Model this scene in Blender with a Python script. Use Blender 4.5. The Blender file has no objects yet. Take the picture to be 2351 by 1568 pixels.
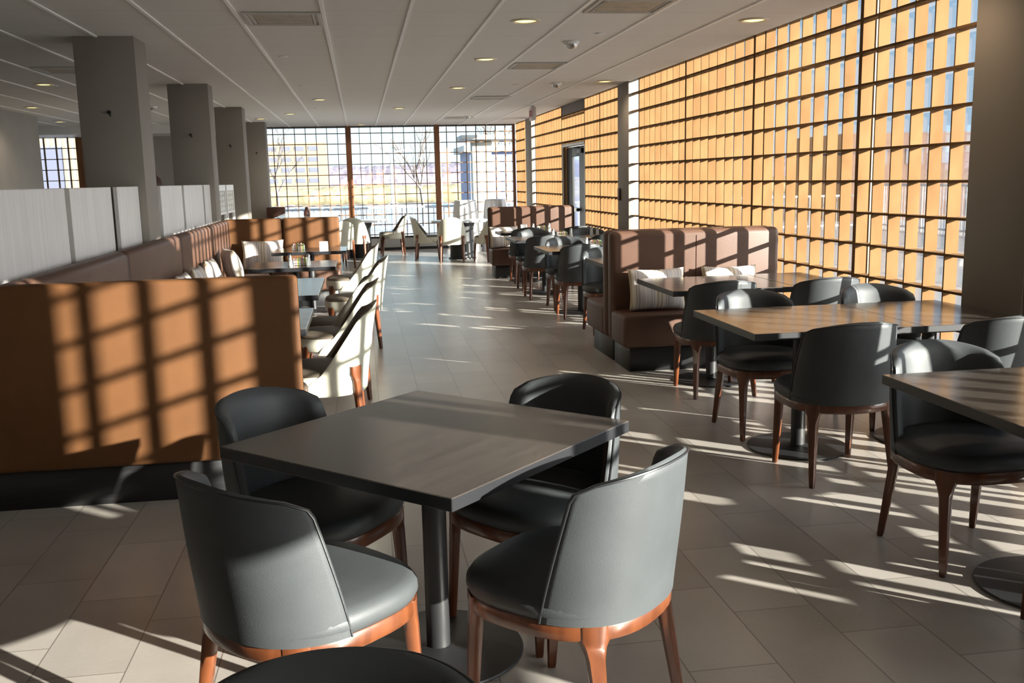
import bpy, bmesh, math, random
from mathutils import Vector, Matrix
random.seed(7)
PI = math.pi
S = bpy.context.scene
COL = S.collection

# ------------------------------------------------------------------ materials
def nt(name):
    m = bpy.data.materials.new(name); m.use_nodes = True
    n = m.node_tree; b = n.nodes['Principled BSDF']
    return m, n, b
def setp(b, col=None, rough=None, metal=None, spec=None, coat=None, sheen=None):
    if col is not None: b.inputs['Base Color'].default_value = (*col, 1)
    if rough is not None: b.inputs['Roughness'].default_value = rough
    if metal is not None: b.inputs['Metallic'].default_value = metal
    if spec is not None: b.inputs['Specular IOR Level'].default_value = spec
    if coat is not None: b.inputs['Coat Weight'].default_value = coat
    if sheen is not None: b.inputs['Sheen Weight'].default_value = sheen
def mat(name, col, rough=.5, metal=0., spec=.5, noise=0., nscale=8., bump=0., bscale=200., stretch=(1, 1, 1), coat=0., sheen=0.):
    """plain material with optional colour mottling and fine bump"""
    m, n, b = nt(name); setp(b, col, rough, metal, spec, coat, sheen)
    L = n.links
    tc = n.nodes.new('ShaderNodeTexCoord'); mp = n.nodes.new('ShaderNodeMapping')
    mp.inputs['Scale'].default_value = stretch
    L.new(tc.outputs['Object'], mp.inputs['Vector'])
    if noise:
        t = n.nodes.new('ShaderNodeTexNoise'); t.inputs['Scale'].default_value = nscale; t.inputs['Detail'].default_value = 5
        L.new(mp.outputs[0], t.inputs['Vector'])
        r = n.nodes.new('ShaderNodeValToRGB')
        r.color_ramp.elements[0].color = (*[c*(1-noise) for c in col], 1); r.color_ramp.elements[0].position = .3
        r.color_ramp.elements[1].color = (*[min(1, c*(1+noise)) for c in col], 1); r.color_ramp.elements[1].position = .7
        L.new(t.outputs['Fac'], r.inputs[0]); L.new(r.outputs[0], b.inputs['Base Color'])
    if bump:
        t2 = n.nodes.new('ShaderNodeTexNoise'); t2.inputs['Scale'].default_value = bscale; t2.inputs['Detail'].default_value = 3
        L.new(mp.outputs[0], t2.inputs['Vector'])
        bp = n.nodes.new('ShaderNodeBump'); bp.inputs['Strength'].default_value = bump; bp.inputs['Distance'].default_value = .002
        L.new(t2.outputs['Fac'], bp.inputs['Height']); L.new(bp.outputs[0], b.inputs['Normal'])
    return m
def emit(name, col, st):
    m, n, b = nt(name); setp(b, (.8, .8, .8), .5)
    b.inputs['Emission Color'].default_value = (*col, 1); b.inputs['Emission Strength'].default_value = st
    return m
def math_node(n, op, a, b=None):
    k = n.nodes.new('ShaderNodeMath'); k.operation = op
    for i, v in enumerate((a, b)):
        if v is None: continue
        if isinstance(v, (int, float)): k.inputs[i].default_value = v
        else: n.links.new(v, k.inputs[i])
    return k.outputs[0]

def floor_material():
    m, n, b = nt('floor_tile'); L = n.links
    tc = n.nodes.new('ShaderNodeTexCoord'); sx = n.nodes.new('ShaderNodeSeparateXYZ')
    L.new(tc.outputs['Object'], sx.inputs[0])
    u = math_node(n, 'DIVIDE', math_node(n, 'SUBTRACT', sx.outputs[0], .066), .2925)
    col = math_node(n, 'FLOOR', u); fu = math_node(n, 'FRACT', u)
    off = math_node(n, 'FRACT', math_node(n, 'MULTIPLY', col, .37))
    v = math_node(n, 'ADD', math_node(n, 'DIVIDE', math_node(n, 'SUBTRACT', sx.outputs[1], 7.447), .587), off)
    row = math_node(n, 'FLOOR', v); fv = math_node(n, 'FRACT', v)
    # joint masks
    gx = math_node(n, 'MAXIMUM', math_node(n, 'LESS_THAN', fu, .008), math_node(n, 'GREATER_THAN', fu, .992))
    gy = math_node(n, 'MAXIMUM', math_node(n, 'LESS_THAN', fv, .0035), math_node(n, 'GREATER_THAN', fv, .9965))
    g = math_node(n, 'MAXIMUM', gx, gy)
    cb = n.nodes.new('ShaderNodeCombineXYZ'); L.new(col, cb.inputs[0]); L.new(row, cb.inputs[1])
    wn = n.nodes.new('ShaderNodeTexWhiteNoise'); L.new(cb.outputs[0], wn.inputs['Vector'])
    no = n.nodes.new('ShaderNodeTexNoise'); no.inputs['Scale'].default_value = 3.2; no.inputs['Detail'].default_value = 6
    L.new(tc.outputs['Object'], no.inputs['Vector'])
    no2 = n.nodes.new('ShaderNodeTexNoise'); no2.inputs['Scale'].default_value = 60; no2.inputs['Detail'].default_value = 3
    L.new(tc.outputs['Object'], no2.inputs['Vector'])
    f = math_node(n, 'ADD', math_node(n, 'MULTIPLY', wn.outputs['Value'], .30),
                  math_node(n, 'ADD', math_node(n, 'MULTIPLY', no.outputs['Fac'], .6), math_node(n, 'MULTIPLY', no2.outputs['Fac'], .18)))
    r = n.nodes.new('ShaderNodeValToRGB')
    r.color_ramp.elements[0].position = .25; r.color_ramp.elements[0].color = (.265, .24, .215, 1)
    r.color_ramp.elements[1].position = .85; r.color_ramp.elements[1].color = (.41, .375, .34, 1)
    L.new(f, r.inputs[0])
    mx = n.nodes.new('ShaderNodeMix'); mx.data_type = 'RGBA'
    L.new(g, mx.inputs['Factor']); L.new(r.outputs[0], mx.inputs['A']); mx.inputs['B'].default_value = (.15, .13, .115, 1)
    L.new(mx.outputs['Result'], b.inputs['Base Color'])
    rg = math_node(n, 'ADD', .27, math_node(n, 'MULTIPLY', no.outputs['Fac'], .03))
    L.new(rg, b.inputs['Roughness']); b.inputs['Specular IOR Level'].default_value = .5
    bp = n.nodes.new('ShaderNodeBump'); bp.inputs['Strength'].default_value = .35; bp.inputs['Distance'].default_value = .002
    h = math_node(n, 'SUBTRACT', math_node(n, 'MULTIPLY', no2.outputs['Fac'], .12), g)
    L.new(h, bp.inputs['Height']); L.new(bp.outputs[0], b.inputs['Normal'])
    return m
def ceiling_material():
    m, n, b = nt('ceiling_tile'); L = n.links
    tc = n.nodes.new('ShaderNodeTexCoord'); sx = n.nodes.new('ShaderNodeSeparateXYZ')
    L.new(tc.outputs['Object'], sx.inputs[0])
    v = math_node(n, 'FRACT', math_node(n, 'DIVIDE', math_node(n, 'SUBTRACT', sx.outputs[1], 7.24), .61))
    g = math_node(n, 'LESS_THAN', v, .012)
    no = n.nodes.new('ShaderNodeTexNoise'); no.inputs['Scale'].default_value = 180; L.new(tc.outputs['Object'], no.inputs['Vector'])
    mx = n.nodes.new('ShaderNodeMix'); mx.data_type = 'RGBA'; L.new(g, mx.inputs['Factor'])
    mx.inputs['A'].default_value = (.76, .735, .70, 1); mx.inputs['B'].default_value = (.56, .54, .51, 1)
    L.new(mx.outputs['Result'], b.inputs['Base Color']); b.inputs['Roughness'].default_value = .85
    bp = n.nodes.new('ShaderNodeBump'); bp.inputs['Strength'].default_value = .25; bp.inputs['Distance'].default_value = .002
    L.new(no.outputs['Fac'], bp.inputs['Height']); L.new(bp.outputs[0], b.inputs['Normal'])
    return m
def wood_material(name, c1, c2, rough, axis_scale=(1, 12, 12), ns=3., coat=0.):
    m, n, b = nt(name); L = n.links
    tc = n.nodes.new('ShaderNodeTexCoord'); mp = n.nodes.new('ShaderNodeMapping'); mp.inputs['Scale'].default_value = axis_scale
    L.new(tc.outputs['Object'], mp.inputs['Vector'])
    no = n.nodes.new('ShaderNodeTexNoise'); no.inputs['Scale'].default_value = ns; no.inputs['Detail'].default_value = 7; no.inputs['Distortion'].default_value = .6
    L.new(mp.outputs[0], no.inputs['Vector'])
    r = n.nodes.new('ShaderNodeValToRGB')
    r.color_ramp.elements[0].position = .32; r.color_ramp.elements[0].color = (*c1, 1)
    r.color_ramp.elements[1].position = .68; r.color_ramp.elements[1].color = (*c2, 1)
    L.new(no.outputs['Fac'], r.inputs[0]); L.new(r.outputs[0], b.inputs['Base Color'])
    setp(b, rough=rough, coat=coat)
    return m
def stripe_material():
    m, n, b = nt('pillow_stripe'); L = n.links
    tc = n.nodes.new('ShaderNodeTexCoord'); sx = n.nodes.new('ShaderNodeSeparateXYZ'); L.new(tc.outputs['Object'], sx.inputs[0])
    f = math_node(n, 'FRACT', math_node(n, 'ADD', math_node(n, 'MULTIPLY', sx.outputs[0], 4.2), .08))
    r = n.nodes.new('ShaderNodeValToRGB'); r.color_ramp.interpolation = 'CONSTANT'
    W = (.62, .56, .50, 1); G = (.34, .31, .32, 1); T = (.42, .34, .23, 1); M = (.50, .46, .45, 1)
    e = r.color_ramp.elements; e[0].position = 0; e[0].color = T; e[1].position = .07; e[1].color = W
    for p, c in ((.13, T), (.19, W), (.30, G), (.335, W), (.37, G), (.42, M), (.60, W), (.64, M), (.80, G), (.84, W), (.88, G), (.92, W)):
        k = e.new(p); k.color = c
    L.new(f, r.inputs[0]); L.new(r.outputs[0], b.inputs['Base Color']); setp(b, rough=.9)
    no = n.nodes.new('ShaderNodeTexNoise'); no.inputs['Scale'].default_value = 300; L.new(tc.outputs['Object'], no.inputs['Vector'])
    bp = n.nodes.new('ShaderNodeBump'); bp.inputs['Strength'].default_value = .4; bp.inputs['Distance'].default_value = .002
    L.new(no.outputs['Fac'], bp.inputs['Height']); L.new(bp.outputs[0], b.inputs['Normal'])
    return m
def glass_material():
    m = bpy.data.materials.new('window_glass'); m.use_nodes = True; n = m.node_tree; n.nodes.clear(); L = n.links
    o = n.nodes.new('ShaderNodeOutputMaterial'); t = n.nodes.new('ShaderNodeBsdfTransparent'); g = n.nodes.new('ShaderNodeBsdfGlossy')
    t.inputs[0].default_value = (.95, .97, .97, 1); g.inputs['Roughness'].default_value = .02
    fr = n.nodes.new('ShaderNodeFresnel'); fr.inputs[0].default_value = 1.35
    mx = n.nodes.new('ShaderNodeMixShader')
    L.new(math_node(n, 'MULTIPLY', fr.outputs[0], .7), mx.inputs[0]); L.new(t.outputs[0], mx.inputs[1]); L.new(g.outputs[0], mx.inputs[2]); L.new(mx.outputs[0], o.inputs[0])
    return m

M = {}
M['floor'] = floor_material()
M['ceil'] = ceiling_material()
M['tbar'] = mat('ceiling_bar_white', (.90, .89, .87), .5)
M['wall'] = mat('painted_grey_wall', (.36, .34, .31), .75, noise=.04, nscale=3, bump=.1)
M['pier'] = mat('painted_taupe_wall', (.20, .165, .125), .7, noise=.04, nscale=3)
M['colm'] = mat('painted_column', (.225, .198, .172), .7, noise=.03, nscale=2)
M['curb'] = mat('grey_curb', (.34, .33, .32), .7)
M['black'] = mat('black_laminate', (.010, .010, .011), .42, noise=.3, nscale=6, stretch=(1, 1, 12))
M['lat'] = wood_material('lattice_wood', (.135, .073, .031), (.180, .100, .044), .85, (3, 3, 1.2), 2.0)
M['lat'].node_tree.nodes['Principled BSDF'].inputs['Specular IOR Level'].default_value = .08
M['latd'] = wood_material('lattice_post_wood', (.045, .022, .012), (.075, .038, .022), .5, (6, 6, 1), 2.0)
M['postb'] = wood_material('far_post_wood', (.16, .06, .025), (.24, .10, .04), .5, (6, 6, 1), 2.0)
M['mull'] = mat('aluminium_mullion', (.12, .10, .065), .5)
M['glass'] = glass_material()
M['leath'] = mat('brown_leather', (.082, .042, .028), .46, noise=.12, nscale=5, bump=.3, bscale=120, spec=.3)
M['fab'] = mat('tan_brown_fabric', (.092, .036, .010), .72, noise=.10, nscale=4, bump=.6, bscale=420, spec=.3)
M['blk'] = mat('black_vinyl', (.044, .048, .051), .52, noise=.08, nscale=9, bump=.2, bscale=260, spec=.32)
M['blkpipe'] = mat('black_piping', (.012, .013, .015), .4)
M['cream'] = mat('cream_vinyl', (.47, .455, .375), .5, noise=.04, nscale=6)
M['taupe'] = mat('taupe_vinyl', (.115, .092, .068), .5, noise=.06, nscale=6)
M['cwood'] = wood_material('chair_walnut', (.062, .017, .006), (.125, .038, .013), .33, (9, 9, 2.2), 2.2, coat=.3)
M['ttop'] = wood_material('table_laminate', (.034, .028, .025), (.056, .047, .041), .24, (1.0, 14, 1), 2.2, coat=.6)
M['ttop'].node_tree.nodes['Principled BSDF'].inputs['Coat Roughness'].default_value = .17
M['tedge'] = mat('table_edge_black', (.009, .009, .011), .42)
M['steel'] = mat('black_steel', (.010, .010, .011), .48, .0)
M['panel'] = wood_material('pale_partition_board', (.62, .585, .57), (.72, .69, .68), .5, (14, 14, .8), 2.2)
M['pdark'] = mat('partition_post_dark', (.045, .033, .022), .5)
M['stripe'] = stripe_material()
M['white'] = mat('white_paint', (.78, .78, .76), .45)
M['chrome'] = mat('brushed_metal', (.6, .6, .6), .25, 1.)
M['vent'] = mat('vent_beige', (.42, .36, .28), .6, noise=.22, nscale=7)
M['ventf'] = mat('vent_frame', (.50, .48, .44), .5)
M['lamp'] = emit('downlight_lens', (1.0, .80, .28), 1.8)
M['lring'] = mat('downlight_ring', (.62, .55, .42), .35)
M['salt'] = mat('shaker_glass', (.72, .74, .74), .15)
M['pack1'] = mat('packet_white', (.75, .72, .66), .7)
M['pack2'] = mat('packet_yellow', (.75, .55, .12), .7)
M['pack3'] = mat('packet_pink', (.72, .30, .28), .7)
M['pack4'] = mat('packet_green', (.30, .45, .22), .7)
M['cloth'] = mat('white_tablecloth', (.72, .72, .74), .85, bump=.3)
M['gtop'] = mat('pale_gloss_top', (.62, .64, .66), .12)
M['red'] = mat('sign_red', (.50, .05, .05), .5)
M['signw'] = mat('sign_white', (.66, .58, .56), .5)
M['dchair'] = mat('dark_brown_leather', (.055, .02, .012), .5)
# outdoors
M['deck'] = mat('terrace_concrete', (.26, .25, .25), .8, noise=.08, nscale=1.5)
M['rail'] = mat('white_railing', (.42, .42, .43), .4)
M['asph'] = mat('parking_asphalt', (.20, .21, .24), .9, noise=.1, nscale=.05)
M['wood1'] = mat('bare_woodland', (.115, .10, .125), .95, noise=.45, nscale=.5, stretch=(1, 1, .35))
M['wood2'] = mat('autumn_woodland', (.17, .145, .085), .95, noise=.5, nscale=.45, stretch=(1, 1, .6))
M['bark'] = mat('pale_bark', (.12, .10, .09), .9)
M['bldg'] = mat('sandstone_facade', (.19, .135, .085), .8)
M['bwin'] = mat('dark_window_pane', (.07, .075, .11), .6)
M['brick'] = mat('red_brick_facade', (.12, .07, .06), .85, noise=.15, nscale=.8)
M['clad'] = mat('white_cladding', (.30, .30, .29), .6)
M['blue'] = mat('blue_grey_cladding', (.10, .12, .22), .6)
M['carb'] = mat('car_paint_blue', (.08, .16, .40), .25)
M['carw'] = mat('car_paint_white', (.75, .77, .80), .25)
M['card'] = mat('car_paint_grey', (.16, .17, .20), .25)
M['tyre'] = mat('tyre_black', (.02, .02, .02), .8)

# ------------------------------------------------------------------ mesh helpers
class MB:
    def __init__(s): s.v = []; s.f = []; s.mi = []
    def add(s, vs, fs, mi=0):
        o = len(s.v); s.v += [tuple(v) for v in vs]; s.f += [tuple(i+o for i in f) for f in fs]; s.mi += [mi]*len(fs)
    def box(s, x0, x1, y0, y1, z0, z1, mi=0):
        s.add([(x0,y0,z0),(x1,y0,z0),(x1,y1,z0),(x0,y1,z0),(x0,y0,z1),(x1,y0,z1),(x1,y1,z1),(x0,y1,z1)],
              [(0,3,2,1),(4,5,6,7),(0,1,5,4),(1,2,6,5),(2,3,7,6),(3,0,4,7)], mi)
    def rings(s, rs, cap0=True, cap1=True, closed=True, mi=0):
        n = len(rs[0]); vs = [p for r in rs for p in r]; fs = []
        for i in range(len(rs)-1):
            for j in range(n if closed else n-1):
                a = i*n+j; b = i*n+(j+1) % n
                fs.append((a, b, b+n, a+n))
        if cap0: fs.append(tuple(range(n))[::-1])
        if cap1: fs.append(tuple((len(rs)-1)*n+j for j in range(n)))
        s.add(vs, fs, mi)
    def cyl(s, cx, cy, z0, z1, r, n=24, r1=None, mi=0):
        r1 = r if r1 is None else r1
        s.rings([[(cx+r*math.cos(2*PI*j/n), cy+r*math.sin(2*PI*j/n), z0) for j in range(n)],
                 [(cx+r1*math.cos(2*PI*j/n), cy+r1*math.sin(2*PI*j/n), z1) for j in range(n)]], mi=mi)
    def lathe(s, prof, cx=0, cy=0, n=32, mi=0):
        s.rings([[(cx+r*math.cos(2*PI*j/n), cy+r*math.sin(2*PI*j/n), z) for j in range(n)] for r, z in prof], mi=mi)
    def tube(s, pts, r, n=8, mi=0):
        pts = [Vector(p) for p in pts]; rs = []
        for i, p in enumerate(pts):
            d = (pts[min(i+1, len(pts)-1)]-pts[max(i-1, 0)]).normalized()
            a = d.orthogonal().normalized() if i == 0 else (a - d*a.dot(d)).normalized()
            b = d.cross(a); rr = r[i] if isinstance(r, (list, tuple)) else r
            rs.append([p+a*rr*math.cos(2*PI*j/n)+b*rr*math.sin(2*PI*j/n) for j in range(n)])
        s.rings(rs, mi=mi)
    def mesh(s, name, bevel=0, seg=2, smooth=True, angle=35, recalc=True):
        me = bpy.data.meshes.new(name); me.from_pydata(s.v, [], s.f)
        for p, i in zip(me.polygons, s.mi): p.material_index = i
        bm = bmesh.new(); bm.from_mesh(me)
        if recalc: bmesh.ops.recalc_face_normals(bm, faces=bm.faces)
        if bevel:
            es = [e for e in bm.edges if len(e.link_faces) == 2 and e.calc_face_angle(0) > math.radians(40)]
            bmesh.ops.bevel(bm, geom=es, offset=bevel, segments=seg, profile=.5, affect='EDGES', clamp_overlap=True)
        bm.to_mesh(me); bm.free()
        if smooth:
            for p in me.polygons: p.use_smooth = True
            me.set_sharp_from_angle(angle=math.radians(angle))
        return me
    def build(s, name, mats, parent=None, **k):
        return link(name, s.mesh(name, **k), mats, parent)
def link(name, me, mats, parent=None):
    if not isinstance(mats, (list, tuple)): mats = [mats]
    if not me.materials:
        for x in mats: me.materials.append(x)
    o = bpy.data.objects.new(name, me); COL.objects.link(o)
    if parent: o.parent = parent
    return o
def tag(o, label=None, cat=None, group=None, kind=None):
    if label: o['label'] = label
    if cat: o['category'] = cat
    if group: o['group'] = group
    if kind: o['kind'] = kind
    return o
def thing(name, label, cat, loc=(0, 0, 0), rz=0, group=None):
    o = bpy.data.objects.new(name, None); COL.objects.link(o); o.empty_display_size = .1
    o.location = loc; o.rotation_euler = (0, 0, rz)
    return tag(o, label, cat, group)
def struct(o): o['kind'] = 'structure'; return o
def dup(root, loc, rz, label, group=None, name=None):
    def cp(o, par):
        c = o.copy(); COL.objects.link(c); c.parent = par
        for ch in [x for x in kids.get(o, [])]: cp(ch, c)
        return c
    kids = {}
    for x in bpy.data.objects:
        if x.parent: kids.setdefault(x.parent, []).append(x)
    r = cp(root, None); r.location = loc; r.rotation_euler = (0, 0, rz); r['label'] = label
    if group: r['group'] = group
    elif 'group' in r: del r['group']
    return r

# ------------------------------------------------------------------ the shell
CZ = 2.72; XW = 3.5; YF = 21.8
b = MB(); b.box(-12, 3.75, -6.2, YF+.1, -.15, 0); o = b.build('floor', M['floor'], smooth=False); struct(o)
b = MB(); b.box(-12, 3.49, -6.2, YF+.9, CZ, CZ+.25); o = b.build('ceiling', M['ceil'], smooth=False); struct(o)
b = MB()
for k in range(-13, 12):
    X = -3.248+.61*k
    if -9 < X < 3.4: b.box(X-.013, X+.013, -6, YF-.02, CZ-.010, CZ)
struct(b.build('trim_1', M['tbar'], smooth=False))
b = MB(); b.box(3.40, 3.66, -6.2, YF+.9, 2.97, 3.15); b.box(3.63, 3.66, -6.2, YF+.9, 2.75, 3.0); struct(b.build('trim_7', M['white'], smooth=False))  # roof slab; lower outer fascia strip added to cut sun off the partition
# left wall, back wall
b = MB(); b.box(-5.5, -5.3, -6.2, 17.7, 0, CZ); struct(b.build('wall_left', M['wall'], smooth=False))
b = MB(); b.box(-12.2, -12, -6.2, YF, 0, CZ); b.box(-12, -5.5, 8, 8.2, 0, CZ); struct(b.build('wall_side', M['wall'], smooth=False))
b = MB(); b.box(-5.3, 3.7, -6.2, -6.0, 0, CZ)
struct(b.build('wall_back', M['pier'], smooth=False))
# far wall: solid part, curbs with black base
b = MB(); b.box(-4.75, -2.35, YF, YF+.2, 0, CZ); struct(b.build('wall_far', M['wall'], smooth=False))
b = MB(); b.box(-2.35, XW+.12, YF-.02, YF+.16, .06, .26); b.box(-12, -4.75, YF-.02, YF+.16, .06, .26); struct(b.build('trim_2', M['curb'], smooth=False))
b = MB(); b.box(-12, XW, YF-.03, YF+.1, 0, .06); struct(b.build('baseboard_far', M['black'], smooth=False))
b = MB(); b.box(-7.5, -2.3, YF-1.2, YF, CZ-.16, CZ); struct(b.build('trim_3', M['white'], smooth=False))

SZ = [2.7815-.2215*k for k in range(13)]
def lattice(wname, a0, a1, joints, axis, base, z0=.1, z1=2.97, postw=.045, pm='lat', gaps=None, glass=True, mull=True):
    """wooden egg-crate lattice in a window. axis 'y': wall X=base, runs in Y;  axis 'x': wall Y=base, runs in X"""
    w = bpy.data.objects.new(wname, None); COL.objects.link(w); struct(w)
    D = .083
    def bx(m, p0, p1, d0, d1, za, zb):
        if axis == 'y': m.box(base+d0, base+d1, p0, p1, za, zb)
        else: m.box(p0, p1, base+d0, base+d1, za, zb)
    L = MB(); P = MB(); U = MB(); G = MB()
    edges = sorted(set([a0]+list(joints)+[a1]))
    for i in range(len(edges)-1):
        e0, e1 = edges[i], edges[i+1]; n = gaps[i] if gaps else max(1, round((e1-e0)/.23))
        for k in range(1, n):
            c = e0+(e1-e0)*k/n; bx(L, c-.0065, c+.0065, 0, D, z0, z1)
        for z in SZ:
            if z0 < z < z1-.02: bx(L, e0, e1, .002, D-.002, z-.008, z+.008)
    for e in edges:
        if (wname == 'window_2' and e in (a0, a1)) or (wname == 'window_5' and e == a1): continue
        h = postw/2
        bx(P, max(a0, e-h), min(a1, e+h), -.003, D, z0, z1)
        if mull: bx(U, max(a0, e-.022), min(a1, e+.022), D+.012, D+.09, z0, z1)
    if mull: bx(U, a0, a1, D+.021, D+.049, z0, z0+.04); bx(U, a0, a1, D+.021, D+.049, z1-.03, z1)
    bx(G, a0, a1, D+.034, D+.040, z0, z1)
    L.build('lattice', M['lat'], w, smooth=False); P.build('post', M[pm], w, smooth=False)
    if mull: U.build('mullion', M['mull'], w, smooth=False)
    if glass: G.build('pane', M['glass'], w, smooth=False)
    return w
lattice('window_1', .37, 4.67, [1.30, 3.11], 'y', XW, gaps=[4, 8, 6])
lattice('window_2', 5.2, 12.375, [6.52, 8.39, 10.23, 12.0], 'y', XW, gaps=[6, 8, 8, 8, 1])
lattice('window_3', 13.0, 15.0, [14.02], 'y', XW, gaps=[5, 5])
lattice('window_4', 15.0, 16.74, [], 'y', XW, z0=2.07, z1=2.56, gaps=[8])
lattice('window_5', 16.74, 19.545, [19.3], 'y', XW, gaps=[11, 1])
lattice('window_6', 20.55, 21.74, [], 'y', XW, gaps=[5])
lattice('window_7', -2.25, 3.49, [-.19, 1.74], 'x', YF, z0=.26, z1=CZ, postw=.12, pm='postb', gaps=[9, 8, 8])
lattice('window_8', -8.6, -4.75, [-5.75], 'x', YF, z0=.26, z1=CZ, postw=.15, pm='postb', gaps=[12, 4])
lattice('window_9', -6.0, -3.2, [-4.6], 'y', XW, gaps=[6, 6])
# curb under the right hand windows, pieces of wall
b = MB()
for y0, y1 in ((.37, 4.67), (5.2, 12.38), (12.9, 15.0), (16.74, 19.6), (20.1, 21.8), (-6, -3.2)): b.box(XW-.005, XW+.2, y0, y1, 0, .10)
struct(b.build('trim_4', M['curb'], smooth=False))
b = MB(); b.box(XW, XW+.09, 15.02, 16.72, 2.56, 2.97); b.box(XW, XW+.1, -1.35, .35, 2.06, 2.97); struct(b.build('trim_5', M['latd'], smooth=False))  # second box closes off the sun above the added near door
b = MB(); b.box(XW, XW+.2, -3.2, -1.37, 0, 2.97); struct(b.build('wall_right', M['pier'], smooth=False))

b = MB(); b.box(XW+.17, XW+1.25, .6, 3.6, CZ, CZ+.18); struct(b.build('added_canopy', M['white'], smooth=False))  # unseen canopy slab added to keep high sun off the banquette
def door(name, y0, y1, g0, g1, ztop=2.03, panel=True):
    """dark framed exit door with a glazed strip g0..g1, closer and push bar"""
    d = bpy.data.objects.new(name, None); COL.objects.link(d); struct(d)
    m = MB(); m.box(XW-.01, XW+.12, y0, y1, 2.03, 2.07); m.box(XW-.005, XW+.01, y1-.06, y1-.035, 0, 2.03); m.box(XW-.005, XW+.12, y0-.02, y0+.02, 0, 2.03)
    m.build('door_frame', M['white'], d, smooth=False)
    m = MB(); m.box(XW+.002, XW+.118, y1-.035, y1+.0, 0, 2.03); m.build('side_panel', M['lat'], d, smooth=False)
    m = MB(); x0, x1 = XW+.07, XW+.115
    m.box(x0, x1, y0+.03, g0, .01, 2.02); m.box(x0, x1, g1, y1-.06, .01, 2.02); m.box(x0, x1, g0, g1, 1.86, 2.02); m.box(x0, x1, g0, g1, .01, .22)
    lf = m.build('door_leaf', M['steel'], d, bevel=.004)
    m = MB(); m.box(x0+.02, x0+.028, g0, g1, .22, 1.86); m.build('pane', M['glass'], lf, smooth=False)
    m = MB(); m.box(x0-.06, x0-.015, g0-.05, g1+.05, .96, 1.02); m.box(x0-.06, x0, g0-.05, g0-.01, .97, 1.01); m.box(x0-.06, x0, g1+.01, g1+.05, .97, 1.01)
    m.build('push_bar', M['chrome'], lf, bevel=.006)
    m = MB(); m.box(x0-.07, x0, y0+.25, y0+.55, 1.90, 1.97); m.tube([(x0-.04, y0+.5, 1.985), (x0-.10, y0+.75, 1.99), (x0-.02, y0+.95, 2.0)], .012)
    m.build('door_closer', M['steel'], lf, bevel=.004)
    return d
door('door_1', 15.02, 16.74, 15.72, 16.28)
door('added_door', -1.35, .35, -1.2, .20)  # unseen door, added so unbroken sun reaches the near chairs

def column(x0, x1, y0, y1, label, m='colm', z0=0, bracket=None):
    t = thing('column', label, 'column', ((x0+x1)/2, (y0+y1)/2, 0))
    hx, hy = (x1-x0)/2, (y1-y0)/2
    q = MB(); q.box(-hx, hx, -hy, hy, z0, CZ if x0 < 3 else 2.969); q.build('shaft', M[m], t, bevel=.004)
    if bracket is not None:
        q = MB(); q.tube([(bracket, -hy, 2.125), (bracket, -hy-.025, 2.125)], .015, 12); q.tube([(bracket, -hy-.02, 2.125), (bracket+.01, -hy-.04, 2.11), (bracket+.018, -hy-.04, 2.09)], .006, 8)
        q.build('wall_hook', M['steel'], t)
    return t
column(-2.21, -1.74, 8.45, 8.90, 'square painted column nearest the camera, rising behind the pale partition', bracket=.0)
column(-2.21, -1.74, 12.35, 12.72, 'second square column, behind the pale partition and left of the tan back bench', bracket=0.)
column(-2.19, -1.77, 16.05, 16.5, 'third square column, rising behind the lattice-backed tall chairs', bracket=0.0)
column(-2.16, -1.78, 19.95, 20.35, 'farthest and thinnest square column, beside the far lattice window', bracket=0.0)
column(3.48, 3.60, 4.67, 5.2, 'broad taupe pier at the right edge of the room, touching the table row', m='pier')
t = column(3.468, 3.62, 12.38, 12.92, 'painted column in the window wall behind the nearer bench pair, striped by sun')
q = MB(); q.box(-.105, -.08, .10, .19, 1.20, 1.36); q.build('call_button', M['dchair'], t, bevel=.004)
column(3.46, 3.62, 19.55, 20.25, 'small sunlit painted column in the window wall beyond the exit door')

# ------------------------------------------------------------------ ceiling fittings
def downlight():
    t = thing('downlight', '', 'ceiling light')
    q = MB(); q.lathe([(.115, CZ), (.112, CZ-.010), (.092, CZ-.012), (.080, CZ-.002)], n=28); q.build('trim_ring', M['lring'], t)
    q = MB(); q.lathe([(.082, CZ-.003), (.06, CZ-.008), (.01, CZ-.010)], n=24); q.build('lens', M['lamp'], t)
    return t
DL = [((1.323, 7.63), 'biggest lit downlight, nearest to the camera above the aisle'),
      ((1.324, 10.02), 'lit downlight above the aisle, second in the row going away'),
      ((1.345, 13.09), 'lit downlight above the aisle, third in the row going away'),
      ((3.14, 7.56), 'lit downlight close beside the near lattice window'),
      ((3.15, 12.36), 'lit downlight close in front of the sun-striped window column'),
      ((-.51, 14.76), 'lit downlight over the tan bench, nearest of the middle row'),
      ((.72, 16.66), 'lit downlight above the middle of the far aisle'),
      ((-1.13, 17.73), 'lit downlight above the long pale table'),
      ((-1.75, 18.93), 'lit downlight just in front of the farthest thin column'),
      ((.09, 21.3), 'lit downlight closest to the far lattice window wall'),
      ((-3.56, 12.26), 'bright downlight left of the nearest column, at its shoulder'),
      ((-4.75, 15.67), 'lit downlight at the left edge of the photo, over the grey wall'),
      ((-5.34, 19.1), 'lit downlight above the left far window')]
d0 = downlight()
for i, ((x, y), lab) in enumerate(DL):
    if i == 0: d0.location = (x, y, 0); d0['label'] = lab; d0['group'] = 'round ceiling downlights'
    else: dup(d0, (x, y, 0), 0, lab, 'round ceiling downlights')
sl = bpy.data.lights.new('downlight_bulb', 'SPOT'); sl.energy = 22; sl.color = (1, .80, .58); sl.spot_size = math.radians(150); sl.spot_blend = .8; sl.shadow_soft_size = .12
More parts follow.
